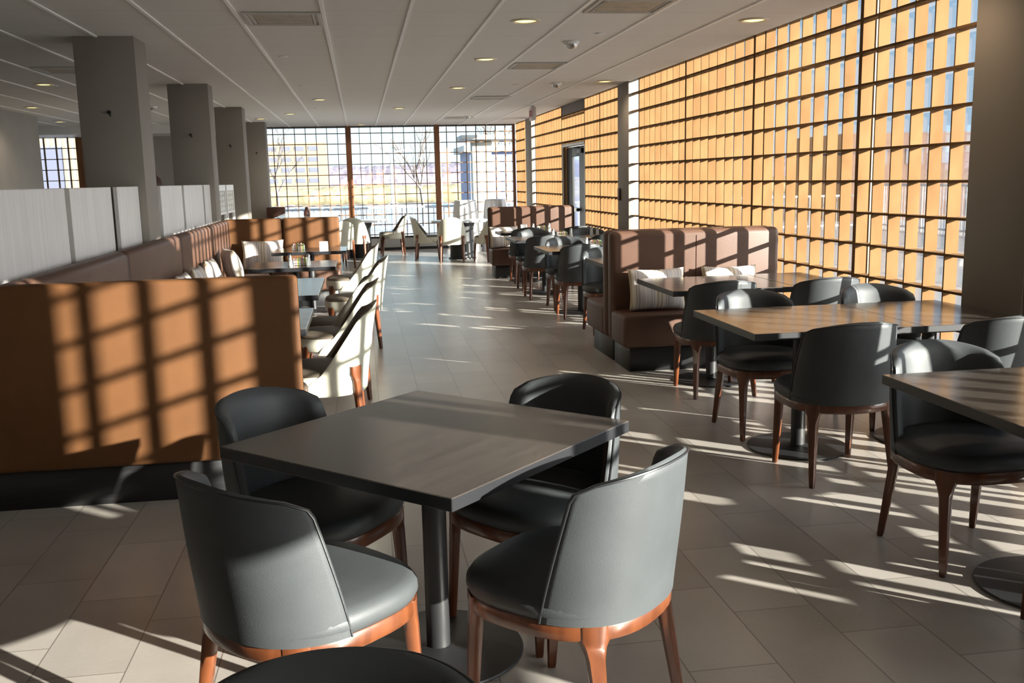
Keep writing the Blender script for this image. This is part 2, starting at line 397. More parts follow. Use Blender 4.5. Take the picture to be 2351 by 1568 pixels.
for (x, y) in [q_[0] for q_ in DL]+[(3.14, 5.2)]:
    lo = bpy.data.objects.new('downlight_bulb', sl); COL.objects.link(lo); lo.location = (x, y, CZ-.03)
def vent(label, x, y, w=.55, h=.55):
    t = thing('ceiling_vent', label, 'vent', (x, y, 0), 0, 'square ceiling vents'); a, c = w/2, h/2
    q = MB()
    for e in ((-a, a, -c, -c+.03), (-a, a, c-.03, c), (-a, -a+.03, -c+.03, c-.03), (a-.03, a, -c+.03, c-.03)): q.box(*e, CZ-.014, CZ-.001)
    for e in ((-a+.05, a-.05, -c+.05, -c+.065), (-a+.05, a-.05, c-.065, c-.05), (-a+.05, -a+.065, -c+.065, c-.065), (a-.065, a-.05, -c+.065, c-.065)): q.box(*e, CZ-.012, CZ-.001)
    q.build('vent_frame', M['ventf'], t, bevel=.003, seg=1)
    q = MB(); q.box(-a+.07, a-.07, -c+.07, c-.07, CZ-.010, CZ-.001); q.build('face_plate', M['vent'], t, bevel=.003, seg=1)
vent('large stained ceiling vent at the top, left of the aisle', -.49, 7.55)
vent('large ceiling vent at the top edge, right of the nearest downlight', 1.95, 6.95)
vent('middle ceiling vent between the aisle downlights and the smoke detectors', 1.95, 10.6)
vent('third ceiling vent going away, above the right hand tables', 2.0, 14.7)
vent('farthest ceiling vent, with a detector beside it', 2.0, 19.4)
vent('ceiling vent half hidden behind the nearest column', -2.9, 10.8)
def sprinkler(label, x, y):
    q = MB(); q.lathe([(.045, CZ+.0005), (.045, CZ-.006), (.030, CZ-.012), (.004, CZ-.013)], n=18)
    o = q.build('sprinkler_cover', M['white']); o.location = (x, y, 0)
    tag(o, label, 'sprinkler', 'white sprinkler covers in the ceiling')
for lab, x, y in (('white sprinkler disc in the ceiling above the white chairs, nearest', -.655, 9.76), ('white sprinkler disc in the ceiling, second in the left row', -.645, 12.7),
                  ('white sprinkler disc in the ceiling, farthest in the left row', -.64, 16.46), ('white sprinkler disc beside the bigger smoke detector', 2.07, 8.28),
                  ('white sprinkler disc left of the farther smoke detector', 2.06, 12.73), ('white sprinkler disc touching the far left downlight', -3.50, 12.45)):
    sprinkler(lab, x, y)
def detector(label, x, y):
    t = thing('smoke_detector', label, 'smoke detector', (x, y, 0), 0, 'smoke detectors')
    q = MB(); q.lathe([(.07, CZ-.001), (.07, CZ-.02), (.062, CZ-.026)], n=24); q.build('mounting_base', M['white'], t)
    q = MB(); q.lathe([(.060, CZ-.026), (.055, CZ-.045), (.035, CZ-.062), (.004, CZ-.066)], n=24); q.build('dome', M['chrome'], t)
detector('bigger smoke detector, right of the nearest downlight', 1.93, 8.77)
detector('smoke detector in front of the window column downlight', 2.557, 12.54)
detector('tiny smoke detector beside the farthest vent', 2.12, 19.0)
detector('small detector seen between the first two columns', -3.05, 15.74)
# exit sign
t = thing('exit_sign', 'red and white exit sign hanging from the ceiling by the windows', 'sign', (2.95, 16.5, 0))
q = MB(); q.box(-.03, .03, -.17, .17, CZ-.24, CZ-.025); q.build('sign_body', M['signw'], t, bevel=.004)
q = MB(); q.box(-.015, .015, -.05, .05, CZ-.026, CZ-.001); q.build('ceiling_mount', M['white'], t)
fc = bpy.data.curves.new('exit_text', 'FONT'); fc.body = 'EXIT'; fc.size = .15; fc.extrude = .002; fc.align_x = 'CENTER'; fc.align_y = 'CENTER'
fo = bpy.data.objects.new('tmp', fc); COL.objects.link(fo); bpy.context.view_layer.update()
fm = bpy.data.meshes.new_from_object(fo.evaluated_get(bpy.context.evaluated_depsgraph_get())); bpy.data.objects.remove(fo)
fm.materials.clear()
lt = link('lettering', fm, M['red'], t); lt.location = (-.033, 0, CZ-.135); lt.rotation_euler = (PI/2, 0, -PI/2)

# ------------------------------------------------------------------ chairs
def plan(phi, a=.264, bb=.262, n=2.35, nf=3.0):
    """seat outline; phi measured from the rear (-y) direction"""
    s, c = math.sin(phi), math.cos(phi); e = n if c > 0 else nf
    return (a*math.copysign(abs(s)**(2/e), s), -bb*math.copysign(abs(c)**(2/e), c))
def ring(sc, z, n=48, **k):
    return [(plan(2*PI*j/n, **k)[0]*sc, plan(2*PI*j/n, **k)[1]*sc, z) for j in range(n)]
def rot_section(cx, cy, z, tx, ty, w, d, r=.35):
    """rounded rectangle, width w along tangent, depth d along normal"""
    nx, ny = -ty, tx; pts = []
    for sx, sy in ((1, .5), (.75, 1), (-.75, 1), (-1, .5), (-1, -.5), (-.75, -1), (.75, -1), (1, -.5)):
        pts.append((cx+tx*sx*w/2+nx*sy*d/2, cy+ty*sx*w/2+ny*sy*d/2, z))
    return pts
def leg(phi, foot, parent, z1=.410, m='cwood', top=.94, scale=1.0):
    px, py = plan(phi); px *= top; py *= top
    p2 = plan(phi+.05); p1 = plan(phi-.05); T = Vector((p2[0]-p1[0], p2[1]-p1[1])).normalized()
    q = MB(); rs = []
    for z, w, d in ((z1, .080, .036), (z1-.044, .080, .036), (z1-.062, .062, .037), (z1-.095, .048, .038), (.22, .040, .035), (.09, .033, .030), (.012, .027, .026), (0, .023, .022)):
        f = max(0, min(1, 1-z/(z1-.05)))
        cx = px+(foot[0]-px)*f; cy = py+(foot[1]-py)*f
        rs.append(rot_section(cx, cy, z, T.x, T.y, w*scale, d*scale))
    q.rings(rs); return q.build('leg', M[m], parent, angle=50)
def shell(z0, ztop, ph0, ph1, lean, thick, corner, crown, a=.25, bb=.25, NU=36, NV=16, inner_only=None, slope_pow=1.0, belly=0.0, kk=.17):
    """curved upholstered back: returns mesh builder and the edge line"""
    out, inn = [], []
    for i in range(NV+1):
        v = i/NV; t = max(0, (v-(1-corner))/corner); k = 1-kk*(1-math.sqrt(max(0, 1-t*t)))
        pm = (math.acos(math.cos(ph0)+(math.cos(ph1)-math.cos(ph0))*v) if slope_pow > 1 else ph0+(ph1-ph0)*v)*k
        ro, ri = [], []
        for j in range(NU+1):
            u = -1+2*j/NU; ph = u*pm
            x, y = plan(ph, a, bb); p2 = plan(ph+.02, a, bb); p1 = plan(ph-.02, a, bb)
            T = Vector((p2[0]-p1[0], p2[1]-p1[1])).normalized(); N = Vector((T.y, -T.x))
            z = z0+(ztop-z0)*v - crown*u*u*v
            e = max(abs(u), v) ; ed = 1 if e < .9 else 1-.45*((e-.9)/.1)**2
            th = thick*ed
            off = belly*math.sin(PI*v)
            yy = y - lean*v**1.3; g = 1.0 - .05*v
            ro.append((x*g+N.x*off, yy+N.y*off, z)); ri.append((x*g-N.x*th, yy-N.y*th, z-.0))
        out.append(ro); inn.append(ri)
    return out, inn
def shell_mesh(out, inn, mo=0, mi=0):
    q = MB(); NV = len(out)-1; NU = len(out[0])-1; W = NU+1
    vo = [p for r in out for p in r]; vi = [p for r in inn for p in r]
    fo = [(i*W+j, i*W+j+1, (i+1)*W+j+1, (i+1)*W+j) for i in range(NV) for j in range(NU)]
    o = len(vo)
    q.add(vo+vi, fo, mo)
    q.f += [(o+i*W+j+1, o+i*W+j, o+(i+1)*W+j, o+(i+1)*W+j+1) for i in range(NV) for j in range(NU)]; q.mi += [mi]*(NV*NU)
    # rounded rim: boundary loop of outer + mid + inner
    loop = [(0, j) for j in range(NU)]+[(i, NU) for i in range(NV)]+[(NV, j) for j in range(NU, 0, -1)]+[(i, 0) for i in range(NV, 0, -1)]
    mids = []; base = len(q.v)
    cen = Vector((0, -.15, .6))
    for (i, j) in loop:
        a = Vector(out[i][j]); c = Vector(inn[i][j]); m_ = (a+c)/2
        ai = Vector(out[min(max(i, 1), NV-1)][min(max(j, 1), NU-1)]); d = (a-ai)
        d = d.normalized() if d.length > 1e-6 else Vector((0, 0, 1))
        mids.append(tuple(m_+d*.010))
    q.v += mids; n = len(loop)
    for k in range(n):
        k2 = (k+1) % n; A = loop[k][0]*W+loop[k][1]; B = loop[k2][0]*W+loop[k2][1]
        q.f.append((A, B, base+k2, base+k)); q.mi.append(mo)
        q.f.append((base+k, base+k2, o+B, o+A)); q.mi.append(mi)
    return q
def edge_line(out, NV=None):
    NV = len(out)-1; NU = len(out[0])-1
    pts = [out[i][0] for i in range(0, NV+1)]+[out[NV][j] for j in range(1, NU)]+[out[i][NU] for i in range(NV, -1, -1)]
    return pts
def black_chair():
    t = thing('dining_chair', '', 'chair')
    q = MB(); q.rings([ring(.985, .366), ring(1.0, .372), ring(1.0, .406), ring(.985, .412), ring(.86, .412), ring(.86, .366), ring(.985, .366)], False, False); q.build('seat_frame', M['cwood'], t, angle=50)
    q = MB(); q.rings([ring(.90, .405), ring(.985, .413), ring(1.02, .432), ring(1.015, .452), ring(.975, .468), ring(.90, .477), ring(.7, .485), ring(.4, .489), ring(.1, .490)])
    q.build('seat', M['blk'], t, angle=60)
    out, inn = shell(.408, .812, math.radians(80), math.radians(69), .045, .042, .13, .030, a=.266, bb=.267, belly=.006)
    bk = shell_mesh(out, inn).build('backrest', M['blk'], t, angle=60)
    q = MB(); q.tube([Vector(p)*1.0 for p in edge_line(out)], .0032, 6); q.build('piping', M['blkpipe'], bk)
    for s in (-1, 1):
        leg(s*math.radians(47), (s*.213, -.232), t); leg(s*math.radians(180-47), (s*.208, .212), t)
    return t
def cream_chair():
    t = thing('cream_dining_chair', '', 'chair')
    q = MB(); q.rings([ring(.90, .355), ring(.97, .365), ring(.985, .40), ring(.985, .440), ring(.965, .452)], True, True); q.build('seat', M['cream'], t, angle=60)
    q = MB(); q.rings([ring(.95, .448), ring(.965, .458), ring(.94, .470), ring(.85, .480), ring(.5, .488), ring(.1, .490)]); q.build('seat_cushion', M['taupe'], t, angle=60)
    out, inn = shell(.345, .838, math.radians(102), math.radians(46), .075, .035, .14, .03, a=.270, bb=.270, slope_pow=2.0, belly=.0, kk=.30)
    mid = [[tuple((Vector(a)*.45+Vector(c)*.55)) for a, c in zip(ra, rc)] for ra, rc in zip(out, inn)]
    shell_mesh(out, mid).build('back_shell', M['cream'], t, angle=60)
    # inner pad, from seat height up
    k0 = 3; shell_mesh([[p for p in r[1:-1]] for r in mid[k0:-1]], [[p for p in r[1:-1]] for r in inn[k0:-1]]).build('back_pad', M['taupe'], t, angle=60)
    for s in (-1, 1):
        leg(s*math.radians(45), (s*.215, -.24), t, z1=.50, top=1.045); leg(s*math.radians(180-45), (s*.205, .215), t, z1=.40, top=.92)
    return t
BC = black_chair(); used = [False]
def put_chair(x, y, ang, label, group):
    """ang: facing direction in degrees (0=+x, 90=+y)"""
    rz = math.radians(ang-90)
    if not used[0]:
        used[0] = True; BC.location = (x, y, 0); BC.rotation_euler = (0, 0, rz); BC['label'] = label; BC['group'] = group; return BC
    return dup(BC, (x, y, 0), rz, label, group)
G1 = 'black chairs around the near square table'
put_chair(-.192, 2.54, 40, 'black chair front left of the near square table, back to the camera, lower back sunlit', G1)
put_chair(.540, 2.508, 136, 'black chair front right of the near square table, whole back sunlit grey', G1)
put_chair(-.195, 3.225, -35, 'black chair behind the left corner of the near table, before the tan booth end', G1)
put_chair(.55, 3.17, -143, 'black chair behind the right corner of the near square table', G1)
put_chair(-.075, 1.118, -90, 'black chair back cut off by the bottom edge of the photo', 'black chair at the bottom edge')
G2 = 'black chairs along the window tables'
RC = [(2.335, 4.51, 90, 'black chair, back to the camera, at the aisle end of the orange-reflecting table row'),
      (2.33, 5.37, -90, 'black chair facing the camera behind the orange-reflecting table, sun patch on its left shoulder'),
      (3.17, 4.50, 90, 'black chair with diagonal sun stripes, back to the camera, at the table against the pier'),
      (3.15, 5.40, -90, 'black chair facing the camera behind the table row, nearest the window lattice'),
      (2.33, 3.40, -90, 'black chair facing the camera at the cut off table on the right edge'),
      (2.395, 2.60, 90, 'black chair at the right edge of the photo with only its front corner showing'),
      (3.18, 3.42, -90, 'unseen black chair added to block sun, facing the camera at the added window table'),  # this chair and the next are out of view, added as sun blockers
      (3.18, 2.60, 90, 'unseen black chair added to block sun, near side of the added window table'),
      (2.43, 6.46, 90, 'black chair with back to the camera in front of the striped pillow bench'),
      (3.17, 6.42, 90, 'black chair with back to the camera between pillow bench and window lattice'),
      (2.40, 9.25, -90, 'black chair facing the camera just left of the nearer bench pair'),
      (2.35, 10.40, 90, 'black chair seen from behind left of the nearer bench pair, sun patch on its back'),
      (2.39, 11.15, -90, 'black chair facing the camera under the second aisle-side table going away'),
      (2.28, 12.16, 90, 'black chair seen from behind at the third aisle-side table going away'),
      (2.34, 13.07, -90, 'black chair facing the camera at the third aisle-side table going away'),
      (2.40, 14.12, 90, 'black chair seen from behind in front of the far brown bench'),
      (3.15, 9.25, -90, 'black chair facing the camera behind the nearer bench pair, window side'),
      (3.15, 10.40, 90, 'black chair seen from behind, window side, beyond the nearer bench pair'),
      (3.15, 11.15, -90, 'black chair facing the camera, window side, at the second table going away'),
      (3.12, 12.16, 90, 'black chair seen from behind, window side, at the third table going away'),
      (3.12, 13.07, -90, 'black chair facing the camera, window side, at the third table going away'),
      (3.15, 14.12, 90, 'black chair seen from behind, window side, before the far brown bench')]
for x, y, a, lab in RC: put_chair(x, y, a, lab, G2)
CC = cream_chair()
LC = [(-.275, 5.66, 180, 'cream chair nearest the camera beside the tan booth end, whole curved back in view', 'cream chairs along the aisle'),
      (-.235, 7.0, 180, 'cream chair second along the aisle, its seat side lit', 'cream chairs along the aisle'),
      (-.26, 7.53, 177, 'cream chair third along the aisle with the taupe inside of its back showing', 'cream chairs along the aisle'),
      (-.11, 9.1, 180, 'cream chair fourth along the aisle, pulled out farthest right', 'cream chairs along the aisle'),
      (-.16, 11.0, 180, 'cream chair last along the aisle, at the dark table below the far tan bench', 'cream chairs along the aisle'),
      (1.27, 18.72, -8, 'cream chair on the left side of the right hand round table', 'cream chairs at the round tables'),
      (1.66, 18.06, 84, 'cream chair with its back to the camera at the right hand round table', 'cream chairs at the round tables'),
      (2.36, 18.0, 118, 'cream chair right of the round table, partly behind the brown bench', 'cream chairs at the round tables'),
      (.62, 20.35, 184, 'cream chair right of the left hand round table by the far windows', 'cream chairs at the round tables'),
      (-.12, 19.15, 80, 'cream chair with its back to the camera at the left hand round table', 'cream chairs at the round tables'),
      (-.42, 17.6, 110, 'cream chair just right of the far tan bench end', 'cream chairs at the round tables')]
for i, (x, y, a, lab, g) in enumerate(LC):
    if i == 0: CC.location = (x, y, 0); CC.rotation_euler = (0, 0, math.radians(a-90)); CC['label'] = lab; CC['group'] = g
    else: dup(CC, (x, y, 0), math.radians(a-90), lab, g)

# ------------------------------------------------------------------ tables
TF = 1.0192
def table(x, y, w, d, label, rz=0, group=None, ztop=.735, edge='tedge'):
    x0, x1 = (x-w/2)*TF, min((x+w/2)*TF, 3.462); x, w = (x0+x1)/2, x1-x0; y *= TF; d *= TF
    t = thing('pedestal_table', label, 'table', (x, y, 0), rz, group); a, c = w/2, d/2
    q = MB(); q.box(-a, a, -c, c, ztop-.038, ztop)
    me = q.mesh('tabletop', bevel=.0025, seg=1)
    o = link('tabletop', me, [M['ttop'], M[edge]], t)
    for p in me.polygons: p.material_index = 0 if p.normal.z > .5 else 1
    q = MB(); q.cyl(0, 0, .012, ztop-.04, .039, 28); q.build('pole', M['steel'], t, angle=40)
    q = MB(); q.lathe([(.277, 0), (.280, .004), (.276, .009), (.06, .015), (.045, .020)], n=56); q.build('base_plate', M['steel'], t, angle=40)
    q = MB(); q.box(-.20, .20, -.03, .03, ztop-.052, ztop-.038); q.box(-.03, .03, -.20, .20, ztop-.052, ztop-.038); q.build('top_bracket', M['steel'], t)
    return t
table(.185, 2.935, .905, .905, 'dark square table in the foreground turned corner-on', math.radians(45.5))
GT = 'pedestal tables along the windows'
table(2.33, 4.885, .90, .90, 'dark table reflecting orange, near end of the row touching the pier', group=GT)
table(3.125, 4.885, .69, .90, 'dark table reflecting orange and blue, against the window and pier', group=GT)
table(2.42, 2.96, .92, .88, 'dark wood-grain table cut off by the right edge of the photo', group=GT)
table(2.50, 6.69, .88, .88, 'dark table in front of the striped pillow bench, aisle side', group=GT)
table(3.20, 6.72, .51, .86, 'dark table in front of the striped pillow bench, window side', group=GT)
table(2.58, 8.72, .90, .88, 'light-edged table half hidden behind the nearer bench pair', group=GT)
table(2.40, 10.53, .90, .90, 'orange-topped table left of the nearer bench pair, shakers on it', group=GT)
table(2.36, 12.5, .90, .88, 'pale-looking table third along the aisle side going away', group=GT)
table(2.42, 14.08, .90, .62, 'narrow dark table in front of the far brown bench', group=GT)
table(3.16, 10.53, .60, .90, 'window side table beyond the nearer bench pair', group=GT)
table(3.14, 12.5, .62, .88, 'window side table third in the row going away', group=GT)
table(3.19, 2.96, .58, .88, 'unseen window side table added to block sun, just outside the right edge', group=GT)  # out-of-view table, added to shadow the floor
GL = 'tables at the long banquette'
table(-.70, 5.72, .76, .90, 'dark table just behind the tan booth end, a pale corner showing', group=GL)
table(-.70, 7.50, .76, 1.28, 'blue-reflecting table second from the tan booth end', group=GL)
table(-.655, 9.56, .80, .78, 'dark table by the pillows with shakers and packets on it', group=GL)
table(-.60, 11.62, .84, .74, 'dark table below the far tan bench back', group=GL)
def round_table(x, y, r, label):
    t = thing('round_table', label, 'table', (x, y, 0), 0, 'round tables by the far windows')
    q = MB(); q.lathe([(r-.01, .712), (r, .718), (r, .744), (r-.008, .75), (.01, .75)], n=56); q.build('tabletop', M['gtop'], t, angle=40)
    q = MB(); q.lathe([(.27, 0), (.27, .02), (.24, .03), (.22, .55), (.26, .70), (.26, .712)], n=40); q.build('drum_base', M['steel'], t, angle=40)
round_table(1.93, 18.85, .60, 'round pale table with black drum base, right of the aisle')
round_table(-.04, 20.05, .58, 'round pale table with black drum base, left of the aisle')
t = thing('communal_table', 'long pale glossy table beyond the far tan bench', 'table', (-.93, 18.3, 0))
q = MB(); q.box(-.52, .52, -1.7, 1.7, .91, .95); q.build('tabletop', M['gtop'], t, bevel=.004, seg=1)
for s in (-1.4, .7):
    q = MB(); q.box(-.40, .40, s-.04, s+.04, 0, .91); q.build('leg_panel', M['dchair'], t, bevel=.004, seg=1)
t = thing('high_back_stool', 'dark brown high-backed seat at the left end of the long pale table', 'chair', (-1.66, 19.6, 0))
q = MB(); q.box(-.17, .19, .14, .20, .66, 1.06); q.build('backrest', M['dchair'], t, bevel=.02)
q = MB(); q.box(-.18, .18, -.16, .18, .60, .68); q.build('seat', M['dchair'], t, bevel=.02)
for sx in (-1, 1):
    for sy in (-1, 1):
        q = MB(); q.box(sx*.14-.016, sx*.14+.016, sy*.13-.016, sy*.13+.016, 0, .60); q.build('leg', M['cwood'], t)
q = MB(); q.lathe([(.05, .95), (.055, .97), (.05, 1.03), (.03, 1.06), (.028, 1.10), (.005, 1.105)], n=20)
o = q.build('table_jar', M['dchair']); o.location = (-.93, 17.45, .0005); tag(o, 'small dark jar standing on the long pale table', 'jar')

# ------------------------------------------------------------------ benches
def rbox(parent, name, m, e, bevel=.03, seg=4):
    q = MB(); q.box(*e); return q.build(name, M[m], parent, bevel=bevel, seg=seg, angle=50)
def bench(label, x0, x1, yb, facing, group=None, zt=1.085, backm='leath', segs=2, yseat=.40, zs=.45, backt=.13):
    """yb: Y of the back's front face; facing -1 = seat toward the camera, +1 = away"""
    t = thing('booth_bench', label, 'bench', ((x0+x1)/2, yb, 0), 0, group); a = (x1-x0)/2
    f = facing
    def yy(p, q_): return (min(f*p, f*q_), max(f*p, f*q_))
    rbox(t, 'kick_base', 'black', (-a+.06, a-.02, *yy(-backt+.01, yseat-.06), 0, .195), .003, 1)
    rbox(t, 'seat', 'leath', (-a, a, *yy(-.02, yseat), .195, zs), .035)
    w = 2*a/segs
    for i in range(segs):
        if i: q = MB(); q.tube([(-a+i*w, f*.001, .46), (-a+i*w, f*.001, zt-.05), (-a+i*w, -f*.045, zt)], .0035, 6); q.build('seam', M['dchair'], t)
    rbox(t, 'backrest', backm, (-a, a, *yy(-backt, 0), .195, zt), .045, 4)
    return t
GB = 'brown booth benches by the windows'
bench('unseen brown leather bench added to block sun, facing away from the window table', 2.38, 3.42, 1.40, 1, GB)  # unseen back-to-back pair added to keep sun off the aisle floor
bench('unseen brown leather bench added to block sun, beside the added exit door', 2.38, 3.42, 1.12, -1, GB)
bench('brown leather bench facing the camera with striped pillows, sun grid on its back', 1.98, 3.42, 7.60, -1, GB)
bench('brown leather bench facing away, back to back with the pillow bench', 1.98, 3.42, 7.90, 1, GB, yseat=.60)
bench('far brown leather bench with a sun grid, beside the exit door', 1.97, 3.36, 15.14, -1, GB)
# the U shaped banquette on the left
t = thing('banquette_end', 'tan booth end facing the camera on the left, big sun grid on it', 'bench', (-1.12, 4.74, 0))
rbox(t, 'end_panel', 'fab', (-.88, .80, 0, .10, .195, 1.088), .022, 4)
rbox(t, 'kick_base', 'black', (-.88, .775, .045, .099, 0, .195), .003, 1); rbox(t, 'side_base', 'black', (-.50, .775, .10, .56, 0, .195), .003, 1)
rbox(t, 'seat', 'leath', (-.50, .79, .10, .62, .20, .45), .035)
q = MB()
q.tube([(.8-.008, .012, .23), (.8-.006, .010, 1.05), (.775, .010, 1.078), (-.88, .010, 1.080)], .0035, 6); q.build('piping', M['dchair'], t)
t = thing('long_banquette', 'long brown leather banquette running along the pale partition', 'bench', (-1.72, 8.6, 0))
rbox(t, 'kick_base', 'black', (-.01, .50, -3.1, 3.5, 0, .195), .003, 1)
for y0, y1 in ((-3.74, -1.54), (-1.54, .52), (.52, 2.0), (2.0, 3.85)):
    rbox(t, 'back_panel', 'leath', (-.015, .11, y0+.004, y1-.004, .40, 1.085), .045, 4)
for y0, y1 in ((-3.20, -1.54), (-1.54, .52), (.52, 2.0), (2.0, 3.5)):
    rbox(t, 'seat', 'leath', (.0, .60, y0+.002, y1-.002, .195, .45), .035)
t = thing('tan_back_bench', 'far tan bench closing the banquette, facing the camera with sun grid', 'bench', (-1.0, 12.72, 0))
for i in range(2): rbox(t, 'back_panel', 'fab', (-.72+i*.72+.0015, i*.72-.0015, 0, .12, .195, 1.085), .03, 4)
rbox(t, 'seat', 'leath', (-.12, .72, -.55, .02, .195, .45), .035)
rbox(t, 'kick_base', 'black', (-.12, .68, -.50, .10, 0, .195), .003, 1)

# partition boards
PB = [((4.90, 6.40), 'pale partition board at the left edge of the photo, widest'), ((6.51, 7.54), 'pale partition board second from the left'), ((7.73, 8.44), 'pale partition board touching the nearest column'),
      ((9.36, 10.44), 'pale partition board first beyond the nearest column'), ((10.57, 11.78), 'pale partition board in the middle between the first two columns'), ((11.91, 12.75), 'pale partition board touching the second column')]
for (y0, y1), lab in PB:
    q = MB(); q.box(-1.835, -1.80, y0, y1, .95, 1.527); o = q.build('partition_board', M['panel'], bevel=.004, seg=1); tag(o, lab, 'partition', 'pale partition boards')
q = MB()
for y in (4.96, 6.455, 7.635, 9.28, 10.505, 11.845, 12.8):
    q.box(-1.90, -1.842, y-.10, y+.10, 0, 1.527)
q.box(-1.90, -1.842, 4.88, 8.44, 0, .94); q.box(-1.90, -1.842, 8.92, 12.8, 0, .94)
o = q.build('partition_frame', M['pdark'], smooth=False); tag(o, 'dark upright frame showing between the pale partition boards', 'partition')
# wall-height back of corner
# lattice-backed chairs
def lattice_chair(y, label):
    t = thing('lattice_chair', label, 'chair', (-1.87, y, 0), 0, 'white lattice-backed tall chairs')
    q = MB(); w = .38
    q.box(-.02, .02, -w, -w+.03, .60, 1.52); q.box(-.02, .02, w-.03, w, .60, 1.52); q.box(-.02, .02, -w+.03, w-.03, 1.44, 1.52); q.box(-.02, .02, -w+.03, w-.03, 1.12, 1.15)
    q.build('back_frame', M['white'], t, bevel=.004, seg=1)
    q = MB(); n = 7
    for i in range(n):
        y0 = -w+.03+i*(2*w-.06)/n; y1 = -w+.03+(i+1)*(2*w-.06)/n
        for (za, zb) in ((1.15, 1.295), (1.295, 1.44)):
            q.tube([(0, y0, za), (0, y1, zb)], .008, 6); q.tube([(0, y1, za), (0, y0, zb)], .008, 6)
    q.build('lattice_weave', M['white'], t)
    q = MB(); q.box(-.44, -.02, -w+.02, w-.02, .62, .70); q.build('seat', M['pdark'], t, bevel=.015)
    for sx in (-.42, -.0):
        for s in (-1, 1):
            q = MB(); q.box(sx-.015, sx+.015, s*(w-.015)-.014, s*(w-.015)+.014, 0, .60); q.build('leg', M['white'], t)
lattice_chair(13.75, 'tall white lattice-backed chair, nearer of the pair behind the second column')
lattice_chair(14.65, 'tall white lattice-backed chair, farther of the pair behind the second column')
# little ornament on the partition
q = MB(); q.lathe([(.06, 1.0), (.075, 1.52), (.06, 1.60), (.022, 1.64), (.018, 1.70), (.012, 1.74), (.002, 1.745)], n=20)
q2 = MB(); q2.lathe([(.10, 0), (.10, .02), (.03, .04), (.03, 1.0)], n=16)
t = thing('bottle_ornament', 'dark bottle-shaped ornament peeping over the partition between the first two columns', 'ornament', (-2.28, 11.6, 0))
q.build('bottle', M['dchair'], t); q2.build('stand', M['pdark'], t)

# ------------------------------------------------------------------ pillows
def pillow_mesh(w=.47, h=.34, th=.15):
    q = MB(); NX, NZ = 22, 16; V = []
    for side in (1, -1):
        for i in range(NZ+1):
            for j in range(NX+1):
                u = -1+2*j/NX; v = -1+2*i/NZ
                pin = .055
                x = u*w/2*(1-pin*(1-v*v)*abs(u)**3); z = v*h/2*(1-pin*1.5*(1-u*u)*abs(v)**3)
                y = side*th/2*(max(0, 1-abs(u)**2.6)*max(0, 1-abs(v)**2.6))**.55*(1+.06*math.sin(5*u+3*v))
                V.append((x, y, z+h/2))
    W = NX+1; n = W*(NZ+1); F = []
    for i in range(NZ):
        for j in range(NX):
            a = i*W+j; F.append((a, a+1, a+W+1, a+W)); F.append((n+a+1, n+a, n+a+W, n+a+W+1))
    q.add(V, F); me = q.mesh('cushion_cover', angle=80)
    bm = bmesh.new(); bm.from_mesh(me); bmesh.ops.remove_doubles(bm, verts=bm.verts, dist=.0008); bm.to_mesh(me); bm.free()
    for p in me.polygons: p.use_smooth = True
    me.materials.append(M['stripe']); return me
PM = pillow_mesh()
def pillow(x, y, z, rz, tilt, label, group, s=1, roll=0):
    o = bpy.data.objects.new('striped_pillow', PM); COL.objects.link(o); o.location = (x, y, z); o.scale = (s, s, s)
    o.rotation_euler = (Matrix.Rotation(rz, 3, 'Z')@Matrix.Rotation(tilt, 3, 'X')@Matrix.Rotation(roll, 3, 'Y')).to_euler()
    tag(o, label, 'pillow', group)
GP = 'striped pillows on the window benches'; GQ = 'striped pillows along the long banquette'
pillow(2.33, 7.455, .455, 0, -.20, 'striped pillow left on the near window bench, below the sun grid', GP, 1.0)
pillow(2.95, 7.465, .455, 0, -.20, 'striped pillow right on the near window bench, mostly behind the table', GP, 1.0)
pillow(2.20, 14.98, .455, .1, -.22, 'small-looking striped pillow on the far brown bench', GP, 1.0)
pillow(-1.47, 8.55, .455, -PI/2, .20, 'striped pillow nearest on the long banquette, mostly behind the booth end', GQ)
pillow(-1.47, 9.30, .455, -PI/2, .20, 'striped pillow second along the long banquette, darker face', GQ, .98)
pillow(-1.47, 10.10, .455, -PI/2, .20, 'striped pillow third along the long banquette', GQ)
pillow(-1.40, 11.15, .455, -PI/2+.35, .25, 'striped pillow fourth along the long banquette, turned and tallest', GQ, 1.12)
pillow(-1.24, 12.52, .458, 0, -.22, 'striped pillow against the far tan bench back in the corner', GQ, 1.1)

# ------------------------------------------------------------------ table-top things
def shaker(x, y, label, z=.7355, g='salt and pepper shakers'):
    x *= TF; y *= TF
    t = thing('shaker', label, 'shaker', (x, y, z), 0, g)
    q = MB(); q.lathe([(.022, 0), (.024, .006), (.019, .05), (.016, .085)], n=20); q.build('body', M['salt'], t)
    q = MB(); q.lathe([(.0175, .084), (.0175, .10), (.010, .112), (.001, .114)], n=20); q.build('cap', M['chrome'], t)
def caddy(x, y, label, rz=0, z=.7355):
    x *= TF; y *= TF
    t = thing('packet_caddy', label, 'caddy', (x, y, z), rz, 'sugar packet caddies on the tables')
    q = MB(); q.box(-.07, .07, -.045, .045, 0, .004)
    for zz in (.02, .055):
        q.tube([(-.07, -.045, zz), (.07, -.045, zz), (.07, .045, zz), (-.07, .045, zz), (-.07, -.045, zz)], .0022, 6)
    for px in (-.07, 0, .07):
        for py in (-.045, .045): q.tube([(px, py, .002), (px, py, .055)], .0022, 6)
    q.build('rack', M['chrome'], t)
    for i in range(10):
        q = MB(); xx = -.058+i*.0125; q.box(xx, xx+.008, -.036, .036, .005, .072+.008*math.sin(i*2.1)); q.build('packet', M[('pack1', 'pack3', 'pack1', 'pack2', 'pack4')[i % 5]], t)
